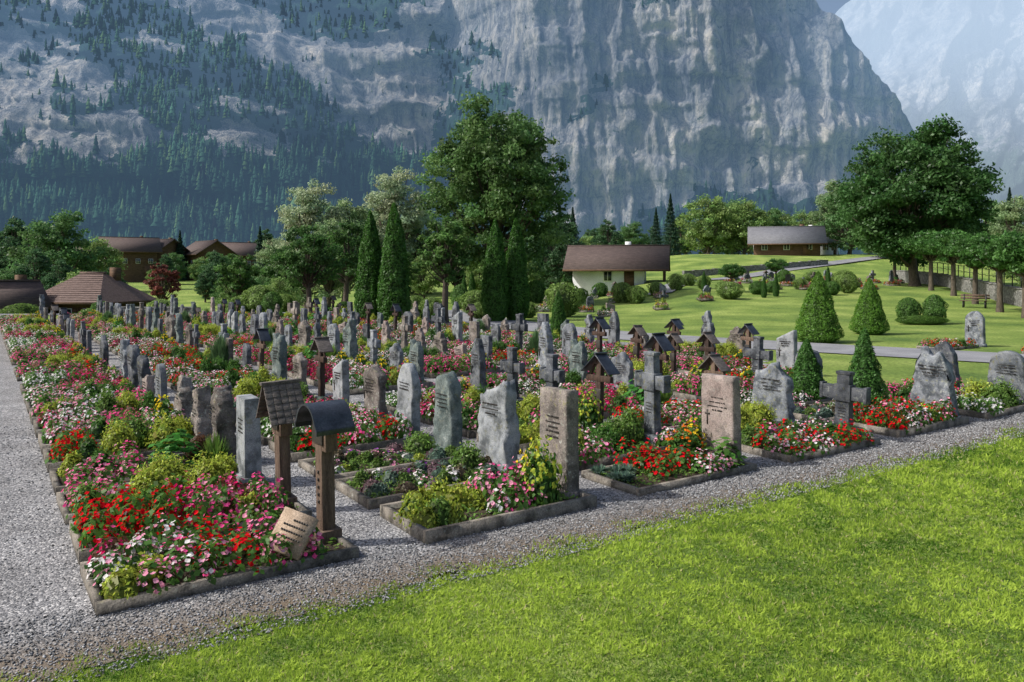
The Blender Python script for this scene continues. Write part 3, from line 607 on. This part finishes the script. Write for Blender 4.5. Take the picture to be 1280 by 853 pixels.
# ------------------------------------------------------------------ buildings
M_white = surf('white_render', [(.3, (.66, .67, .69)), (.7, (.78, .79, .8))], 1.5, .85, .1, 30); M_brownroof = surf('roof_tiles_brown', [(.3, (.06, .045, .042)), (.7, (.13, .095, .085))], 2, .8, .6, 12, (1, 6, 6))
M_tile = surf('roof_tiles_red', [(.3, (.11, .075, .065)), (.7, (.22, .155, .135))], 2, .8, .9, 7, (1, 5, 5)); M_greyroof = surf('roof_slate', [(.3, (.12, .125, .14)), (.7, (.21, .215, .235))], 2, .7, .5, 9, (1, 5, 5))
M_glass = surf('window_glass', [(.3, (.02, .025, .03)), (.7, (.05, .06, .07))], 3, .1, 0, 9, spec=.7); M_logs = surf('timber_wall', [(.3, (.06, .035, .02)), (.7, (.17, .10, .06))], 2, .8, .4, 20, (1, 1, 8))
def house(name, x, y, z, rot, w, dp, wh, rh, oh, wall, roof, wins=4, porch=False, sink=1.5, hip=0., shut=True):
    e = bpy.data.objects.new(name, None); COL.objects.link(e); e.location = (x, y, z); e.rotation_euler = (0, 0, rot)
    def ch(n, parts, mats, bv=0):
        o = build(n, parts, mats, False, True, bv); o.parent = e; return o
    V = np.array([[-w/2, -dp/2, -sink], [w/2, -dp/2, -sink], [w/2, dp/2, -sink], [-w/2, dp/2, -sink], [-w/2, -dp/2, wh], [w/2, -dp/2, wh], [w/2, dp/2, wh], [-w/2, dp/2, wh], [-w/2+hip, 0, wh+rh], [w/2-hip, 0, wh+rh]])
    wl = [(V, np.array([[0, 1, 5, 4], [1, 2, 6, 5], [2, 3, 7, 6], [3, 0, 4, 7]]), (1, 1, 1), 0)]
    if not hip: wl.append((V, np.array([[4, 7, 8], [6, 5, 9]]), (1, 1, 1), 1))
    ch('walls', wl, [wall, M_logs])
    an = math.atan2(rh, dp/2); sl = (dp/2+oh)/math.cos(an); rw = w+2*oh; ext = oh*1.8 if porch else 0; rp = []
    if hip:
        ez = wh-oh*math.tan(an); a, b = w/2+oh, dp/2+oh; hp = hip+.2
        for dz in (.14, 0):
            Vr = np.array([[-a, -b, ez+dz], [a, -b, ez+dz], [a, b, ez+dz], [-a, b, ez+dz], [-w/2+hp, 0, wh+rh+dz], [w/2-hp, 0, wh+rh+dz]])
            rp.append((Vr, np.array([[0, 1, 5, 4], [2, 3, 4, 5]]), (1, 1, 1), 0)); rp.append((Vr, np.array([[1, 2, 5], [3, 0, 4]]), (1, 1, 1), 0))
        rp += [box((0, s*b, ez+.05), (2*a, .08, .2), 1) for s in (-1, 1)]+[box((s*a, 0, ez+.05), (.08, 2*b-.1, .2), 1) for s in (-1, 1)]
        nr = 14
        for i in range(nr):
            f = i/nr; yy = -b*(1-f); zz = ez+.16+(wh+rh-ez)*f; half = a-(a-(w/2-hp))*f; rp.append(box((0, yy, zz), (half*2, .05, .035), 0))
    else:
        for s in (-1, 1):
            rp.append(box((ext/2, s*(dp/2+oh)/2, wh+rh-(sl/2)*math.sin(an)+.08), (rw+ext, sl, .14), 0, rx=-s*an))
            rp.append(box((ext/2, s*(dp/2+oh), wh+rh-sl*math.sin(an)+.04), (rw+ext+.04, .08, .2), 1))
    rp.append(box((ext/2, 0, wh+rh+.14), (rw+ext-2*hip-(2*oh if hip else 0), .28, .12), 0)); ch('roof', rp, [roof, M_logs])
    wp = []
    for i in range(wins):
        xx = -w/2+w*(i+.5)/wins; wp.append(box((xx, -dp/2-.012, wh*.55), (.9, .06, 1.05), 1)); wp.append(box((xx, -dp/2-.03, wh*.55), (.74, .06, .9), 0)); wp.append(box((xx, -dp/2-.05, wh*.55), (.05, .06, .9), 1))
        if shut:
            for s in (-1, 1): wp.append(box((xx+s*.68, -dp/2-.03, wh*.55), (.4, .05, 1.05), 2))
    for s in (-1, 1):
        for q in (-.25, .25): wp.append(box((s*(w/2+.01), q*dp, wh*.55), (.06, .8, 1.0), 0)); wp.append(box((s*(w/2+.0), q*dp, wh*.55), (.06, .95, 1.15), 1))
    ch('windows', wp, [M_glass, M_white, M_logs])
    dpv = [box((w*.3, -dp/2-.02, .95), (1.0, .08, 2.1), 0), box((w*.25, dp*.15, wh+rh*.95), (.6, .6, 1.3), 1)]
    ch('door_and_chimney', dpv, [M_logs, wall])
    if porch: ch('porch_posts', [box((w/2+oh*2.2, s*dp*.42, (wh-1)/2), (.18, .18, wh+1.1), 0) for s in (-1, 0, 1)]+[box((w/2+oh*1.2, -dp*.42, wh-.1), (oh*2.4, .16, .2), 0)], [M_logs])
    return e
hz_ = lambda px, d: float(tz(at(px, d), d))
house('white_chapel', at(766, 80), 82, hz_(766, 80)+.1, -.22, 7.2, 5.5, 2.6, 1.9, .9, M_white, M_brownroof, 1, True, shut=False)
house('farm_house', at(985, 120), 121, hz_(985, 120)+.1, -.3, 9.5, 7, 1.9, 2.2, .9, M_logs, M_greyroof, 3)
house('farm_house', at(1018, 128), 129, hz_(1018, 128), .75, 6, 6, 2.4, 2.2, .8, M_white, M_greyroof, 2)
house('tiled_house', at(108, 62), 63, -2.4, -.25, 5.8, 5.2, 3.0, 1.8, .7, M_logs, M_tile, 3, hip=1.7)
house('garden_shed', at(6, 58), 59, -2.0, 1.0, 3.0, 3.2, 2.2, 1.6, .4, M_logs, M_brownroof, 2)
for px, d, w, wh, r in ((162, 170, 10, 5.6, .55), (200, 176, 8, 5.4, -.5), (258, 180, 9, 5.2, -.75), (302, 190, 8, 5.2, .5), (50, 180, 8, 6.6, 1.1), (115, 240, 9, 6, .3), (330, 240, 8, 5.6, .9)):
    house('chalet', at(px, d), d, 1.8, r, w, 8, wh, 2.6, 1., M_white if px == 50 else M_logs, M_brownroof, 4)

M_drywall = surf('rubble_wall', [(.3, (.08, .08, .075)), (.5, (.2, .2, .19)), (.7, (.34, .33, .31))], 4, .9, 1, 14, (1, 1, 1.6), bdist=.06)
M_iron = surf('iron', [(.3, (.02, .02, .022)), (.7, (.05, .05, .05))], 8, .5, 0, 40)
def wallrun(name, pts, h, t=.4):
    parts = []
    for (x0, y0), (x1, y1) in zip(pts[:-1], pts[1:]):
        L = math.hypot(x1-x0, y1-y0); n = max(1, int(L/1.5)); a = math.atan2(y1-y0, x1-x0)
        for i in range(n):
            f = (i+.5)/n; x = x0+(x1-x0)*f; y = y0+(y1-y0)*f; z = float(tz(x, y)); parts.append(box((x, y, z+h/2-.2), (L/n*.998, t, h+.4), 0, rz=a))
            parts.append(box((x, y, z+h+.04), (L/n*.99, t+.1, .09), 0, rz=a))
    return build(name, parts, [M_drywall], False, True, .02)
wp = [(28.6, 40), (31.5, 46), (34.5, 56), (38.5, 70), (41, 84)]
wallrun('stone_wall', wp, 1.1)
rp = []
for (x0, y0), (x1, y1) in zip(wp[:-1], wp[1:]):
    L = math.hypot(x1-x0, y1-y0); n = int(L/1.6); a = math.atan2(y1-y0, x1-x0)
    for i in range(n):
        f = (i+.5)/n; x = x0+(x1-x0)*f; y = y0+(y1-y0)*f; z = float(tz(x, y))+1.15
        rp.append(box((x, y, z+.5), (.06, .06, 1.0), 0, rz=a)); rp.append(box((x, y, z+.97), (L/n*1.02, .05, .05), 0, rz=a)); rp.append(box((x, y, z+.5), (L/n*1.02, .035, .035), 0, rz=a))
build('railing', rp, [M_iron])
wallrun('stone_wall', [(at(845, 96), 92), (at(930, 100), 97), (at(1030, 104), 103)], .7)
wallrun('stone_wall', [(-26, 49.6), (-20.5, 50.2)], .5)
bp = []
for i in range(3): bp.append(box((0, -.2+.14*i, .45), (1.6, .11, .04), 0))
for i in range(2): bp.append(box((0, .22, .62+.16*i), (1.6, .035, .12), 0, rx=-.15))
for s in (-.6, .6): bp += [box((s, -.15, .21), (.07, .07, .44), 1), box((s, .19, .42), (.07, .06, .86), 1, rx=-.08)]
bn = build('park_bench', bp, [M_wood, M_iron]); bn.location = (at(1218, 49), 49, float(tz(at(1218, 49), 49))); bn.rotation_euler = (0, 0, -.7)

# ------------------------------------------------------------------ mountains
HAZE_GLOW = (.26, .45, .72)  # airlight tint that the mountain materials emit
def haze_glow_mat(name, rock=True, far=False, hz=HAZE_GLOW, es=1.0, fix=.2):
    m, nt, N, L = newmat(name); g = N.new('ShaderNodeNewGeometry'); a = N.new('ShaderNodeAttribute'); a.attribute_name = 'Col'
    p = N.new('ShaderNodeBsdfDiffuse')
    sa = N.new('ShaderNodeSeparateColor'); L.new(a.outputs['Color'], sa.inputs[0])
    if rock:
        k = .35 if far else 1.
        mp = N.new('ShaderNodeMapping'); mp.inputs['Scale'].default_value = (k, k, k*.42); mp.inputs['Rotation'].default_value = (0, .06, 0); L.new(g.outputs['Position'], mp.inputs['Vector'])
        mp3 = N.new('ShaderNodeMapping'); mp3.inputs['Scale'].default_value = (k, k, k*.10); mp3.inputs['Rotation'].default_value = (0, .04, 0); L.new(g.outputs['Position'], mp3.inputs['Vector'])
        mp4 = N.new('ShaderNodeMapping'); mp4.inputs['Scale'].default_value = (k, k, k*.8); L.new(g.outputs['Position'], mp4.inputs['Vector'])
        n1 = noise_n(N, L, mp.outputs[0], .018, 7, .70, .5); r1 = ramp(N, [(.34, (.15, .165, .195)), (.44, (.28, .295, .32)), (.53, (.42, .425, .43)), (.66, (.60, .575, .54))]); L.new(n1, r1.inputs[0])
        n2 = noise_n(N, L, mp3.outputs[0], .12, 5, .72, .2); r2 = ramp(N, [(.36, (.38, .41, .47)), (.46, (.85, .86, .88)), (.60, (1.25, 1.18, 1.08))]); L.new(n2, r2.inputs[0])
        c = mixc(N, L, 'MULTIPLY', .95, r1.outputs[0], r2.outputs[0])
        n4 = noise_n(N, L, mp4.outputs[0], .045, 7, .72, .8); r4 = ramp(N, [(.44, (1, 1, 1)), (.495, (.3, .33, .38)), (.53, (1, 1, 1))]); L.new(n4, r4.inputs[0]); c = mixc(N, L, 'MULTIPLY', .65, c, r4.outputs[0])
        c = mixc(N, L, 'MULTIPLY', 1., c, sa.outputs[2])
        ad = N.new('ShaderNodeMath'); ad.operation = 'ADD'; L.new(n4, ad.inputs[0]); L.new(sa.outputs[0], ad.inputs[1])
        rv = ramp(N, [(.62, (0, 0, 0)), (.68, (1, 1, 1))]); L.new(ad.outputs[0], rv.inputs[0])
        c = mixc(N, L, 'MIX', rv.outputs[0], c, (.035, .075, .05) if not far else (.09, .13, .11))
        L.new(c, p.inputs['Color'])
        nb = noise_n(N, L, mp.outputs[0], .07, 7, .74, .3); b = N.new('ShaderNodeBump'); b.inputs['Strength'].default_value = 1.; b.inputs['Distance'].default_value = 16/k; L.new(nb, b.inputs['Height']); L.new(b.outputs[0], p.inputs['Normal'])
    else:
        L.new(a.outputs['Color'], p.inputs['Color'])
    em = N.new('ShaderNodeEmission'); em.inputs['Color'].default_value = (*hz, 1); em.inputs['Strength'].default_value = es  # painted haze: a steady glow mixed over the surface as airlight
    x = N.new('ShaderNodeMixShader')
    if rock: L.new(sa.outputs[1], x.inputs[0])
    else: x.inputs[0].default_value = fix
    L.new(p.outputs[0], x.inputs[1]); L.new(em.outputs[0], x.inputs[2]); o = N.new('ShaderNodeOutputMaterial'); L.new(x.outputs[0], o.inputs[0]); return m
M_cliff = haze_glow_mat('limestone_cliff_haze_glow'); M_far = haze_glow_mat('far_rock_haze_glow', True, True, (.58, .74, .95), 1.0); M_for = haze_glow_mat('conifer_foliage_haze_glow', False, fix=.15)  # rock and conifer colours with the haze glow mixed in
def inpoly(px, py, poly):
    r = np.zeros(px.shape, bool); n = len(poly)
    for i in range(n):
        x0, y0 = poly[i]; x1, y1 = poly[(i+1) % n]
        if y0 == y1: continue
        c = ((y0 > py) != (y1 > py)) & (px < (x1-x0)*(py-y0)/(y1-y0)+x0); r ^= c
    return r
POLY = [([(-600, 190), (0, 175), (120, 200), (230, 175), (330, 185), (400, 200), (470, 185), (520, 240), (600, 262), (720, 285), (900, 270), (1250, 250), (1250, 420), (-600, 420)], 1.),
        ([(-600, -200), (150, -200), (215, 0), (240, 40), (300, 60), (370, 105), (430, 125), (475, 190), (400, 205), (330, 165), (210, 165), (150, 110), (100, 55), (0, 30), (-600, 40)], .85),
        ([(545, 55), (600, 80), (625, 130), (605, 205), (560, 185)], .75), ([(300, -60), (570, -60), (540, 20), (480, 55), (400, 62), (340, 30)], .55),
        ([(480, 190), (560, 190), (640, 260), (500, 260)], .9), ([(860, 235), (960, 245), (975, 285), (830, 285)], .85), ([(720, 120), (745, 120), (750, 155), (725, 160)], .7), ([(700, -80), (960, -80), (940, -10), (800, 10)], .35),
        ([(90, 120), (200, 130), (200, 150), (100, 150)], .5), ([(0, 60), (60, 70), (60, 90), (0, 85)], .5)]
def forest(px, py):
    q = np.stack([px/34, py/26, px*0], 1); jx = px+fbm(q, 5, .6)*64; jy = py+fbm(q+40, 5, .6)*50; m = np.zeros(px.shape)
    for pl, w in POLY: m = np.maximum(m, inpoly(jx, jy, pl)*w)
    hole = fbm(np.stack([px/55+py/90, py/16-px/70, px*0+9], 1), 4)      # rock bands showing through
    m = np.where((hole > .26) & (py < 205), m*.12, m)
    return m
NC, NR = 720, 370
cp = np.linspace(-520, 1200, NC); tt = np.linspace(-.01, 1, NR); CP, TT = np.meshgrid(cp, tt)
Yb = np.interp(CP, [-520, 0, 300, 480, 565, 640, 900, 1100, 1215], [560, 640, 700, 790, 860, 800, 760, 790, 880]); lean = np.interp(CP, [-520, 300, 450, 560, 700, 1215], [.85, .85, .6, .35, .10, .12])
eT = np.interp(CP, [-520, 890, 965, 1020, 1060, 1102, 1114, 1200], [.5, .5, .41, .35, .278, .222, .205, .06]); eT = eT+.008*fbm(np.stack([CP.ravel()/14, CP.ravel()*0, CP.ravel()*0], 1), 4).reshape(CP.shape)
E = eT*TT; Zm = E*Yb/(1-E*lean); Yr = Yb+lean*Zm; Xm = (CP-640)/FPX*Yr
PY = 340-E*FPX; fm = forest(CP.ravel(), PY.ravel()).reshape(CP.shape)
main = sstep(520, 600, CP); shr = .32*(1-main)+.05*main
f3 = lambda a, b, o, r=False, s=0: fbm(np.stack([(Xm.ravel()+(shr*Zm).ravel())/a, Zm.ravel()/b, Xm.ravel()*0+s], 1), o, .55, r).reshape(Xm.shape)
rel = (34-8*main)*f3(110, 330, 4, True)+13*f3(34, 90, 4, True, 5)+5*f3(12, 22, 3, False, 9)+main*9*f3(22, 260, 4, True, 33)
tn = f3(160, 36, 3, False, 20); ter = 16*np.sign(tn)*np.abs(tn)**.5
rel = rel*np.where(CP < 520, .75, 1.)+ter*np.where(CP < 560, 1.2, .4)
rel *= sstep(0, .08, TT)
Ym = Yr-rel
cc = np.zeros((Xm.size, 3)); cc[:, 0] = np.clip(fm.ravel()*.5, 0, 1)
hz = .15+.13*sstep(.1, .34, E)*sstep(1000, 200, CP)*1.2+.18*sstep(900, 1100, CP)*sstep(.1, .3, E)+.05*main; cc[:, 1] = hz.ravel()  # painted haze share, stronger high up at left and right
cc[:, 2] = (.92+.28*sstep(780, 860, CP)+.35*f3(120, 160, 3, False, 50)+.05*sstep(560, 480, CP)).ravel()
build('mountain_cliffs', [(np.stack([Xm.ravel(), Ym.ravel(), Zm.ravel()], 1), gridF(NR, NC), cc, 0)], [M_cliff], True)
rs = np.random.RandomState(5); n = 80000; ci = rs.randint(0, NC, n); ri = rs.randint(0, NR, n); f = fm[ri, ci]*.92
vis = (CP[ri, ci] > -300)
k = (rs.rand(n) < f*.42) & vis
k |= (rs.rand(n) < .014) & vis & (PY[ri, ci] > -40) & (CP[ri, ci] < 700)
ci, ri = ci[k], ri[k]; n = len(ci)
bx_ = Xm[ri, ci]+rs.uniform(-3, 3, n); by_ = Ym[ri, ci]-1; bz_ = Zm[ri, ci]-2
hh = rs.gamma(9, 1.35, n)*np.where(fm[ri, ci] < .15, .45, 1)*np.where(bx_/by_ > -.1, .7, 1); hh = np.clip(hh, 4, 23); wd = hh*rs.uniform(.15, .27, n); sides = 6; tiers = 4
Vt = []; Ft = []; th = np.arange(sides)/sides*2*math.pi
for t in range(tiers):
    z0 = .08+t*.22; z1 = min(1., z0+.42); rr0 = 1-.22*t
    ang = th[None]+rs.uniform(0, 1, (n, 1)); rr_ = wd[:, None]*rr0*rs.uniform(.65, 1.15, (n, sides))
    ring = np.stack([bx_[:, None]+np.cos(ang)*rr_, by_[:, None]+np.sin(ang)*rr_, bz_[:, None]+hh[:, None]*(z0+rs.uniform(-.04, .04, (n, sides)))], -1)
    tip = np.stack([bx_, by_, bz_+hh*z1], -1)[:, None]
    V = np.concatenate([ring, tip], 1).reshape(-1, 3); F = np.array([[i, (i+1) % sides, sides] for i in range(sides)])
    Vt.append(V); Ft.append((F[None]+np.arange(n)[:, None, None]*(sides+1)).reshape(-1, 3))
patch = fbm(np.stack([bx_/60, bz_/40, bx_*0], 1), 3)[:, None]
base = np.array([.022, .055, .035])[None]*(1+.9*patch+rs.normal(0, .35, (n, 1))); br = rs.rand(n) < .13+.3*np.clip(patch[:, 0], 0, 1); base[br] = np.array([.055, .105, .045])*(1+rs.normal(0, .2, (br.sum(), 1))); base = np.clip(base, .005, .3)
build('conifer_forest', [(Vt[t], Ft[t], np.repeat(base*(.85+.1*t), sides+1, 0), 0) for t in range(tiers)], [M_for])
NC2, NR2 = 300, 220; cp = np.linspace(860, 1750, NC2); CP2, TT = np.meshgrid(cp, np.linspace(0, 1, NR2))
eT = np.interp(CP2, [860, 980, 1030, 1070, 1110, 1170, 1750], [.18, .27, .325, .36, .39, .44, .55])+.012*fbm(np.stack([CP2.ravel()/25, CP2.ravel()*0, CP2.ravel()*0], 1), 4).reshape(CP2.shape)
E = eT*TT; Yb = 2400+0*CP2; Z2 = E*Yb/(1-E*.55); Y2 = Yb+.55*Z2; X2 = (CP2-640)/FPX*Y2
g3 = lambda a, b, o, r=False, s=0: fbm(np.stack([(X2.ravel()-.5*Z2.ravel())/a, Z2.ravel()/b, X2.ravel()*0+s], 1), o, .5, r).reshape(X2.shape)
Y2 = Y2-(190*g3(420, 900, 5, True, 3)+50*g3(110, 160, 4, True, 7)); cc = np.zeros((X2.size, 3)); cc[:, 0] = ((1-sstep(.10, .2, E+.03*g3(300, 200, 3)))*.5).ravel(); cc[:, 1] = (.36+.46*sstep(.1, .31, E)).ravel(); cc[:, 2] = 1.2  # green channel: painted haze share, growing with height
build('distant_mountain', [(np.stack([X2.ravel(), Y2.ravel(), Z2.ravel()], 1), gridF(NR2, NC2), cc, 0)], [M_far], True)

# ------------------------------------------------------------------ light, sky, camera
S = Vector((-.67, -.10, .67)).normalized()
sd = bpy.data.lights.new('sun', 'SUN'); sd.energy = 4.0; sd.angle = math.radians(.6); sd.color = (1, .96, .9)
so = bpy.data.objects.new('sun', sd); COL.objects.link(so); so.rotation_euler = S.to_track_quat('Z', 'Y').to_euler()
wd_ = bpy.data.worlds.new('World'); scene.world = wd_; wd_.use_nodes = True; nt = wd_.node_tree; bg = nt.nodes['Background']
sk = nt.nodes.new('ShaderNodeTexSky'); sk.sky_type = 'NISHITA'; sk.sun_disc = False; sk.sun_elevation = math.asin(S.z); sk.sun_rotation = math.atan2(S.x, S.y); sk.air_density = 1.0; sk.dust_density = 4.0; sk.ozone_density = 1.0
nt.links.new(sk.outputs[0], bg.inputs[0]); bg.inputs[1].default_value = .14
cd = bpy.data.cameras.new('camera'); co = bpy.data.objects.new('camera', cd); COL.objects.link(co); scene.camera = co
co.location = (0, 0, HC); co.rotation_euler = (math.radians(90), 0, 0); cd.sensor_width = 36; cd.lens = FPX/1280*36; cd.shift_y = -86.5/1280; cd.clip_start = .1; cd.clip_end = 9000
scene.view_settings.view_transform = 'Standard'; scene.view_settings.look = 'None'; scene.view_settings.exposure = 0
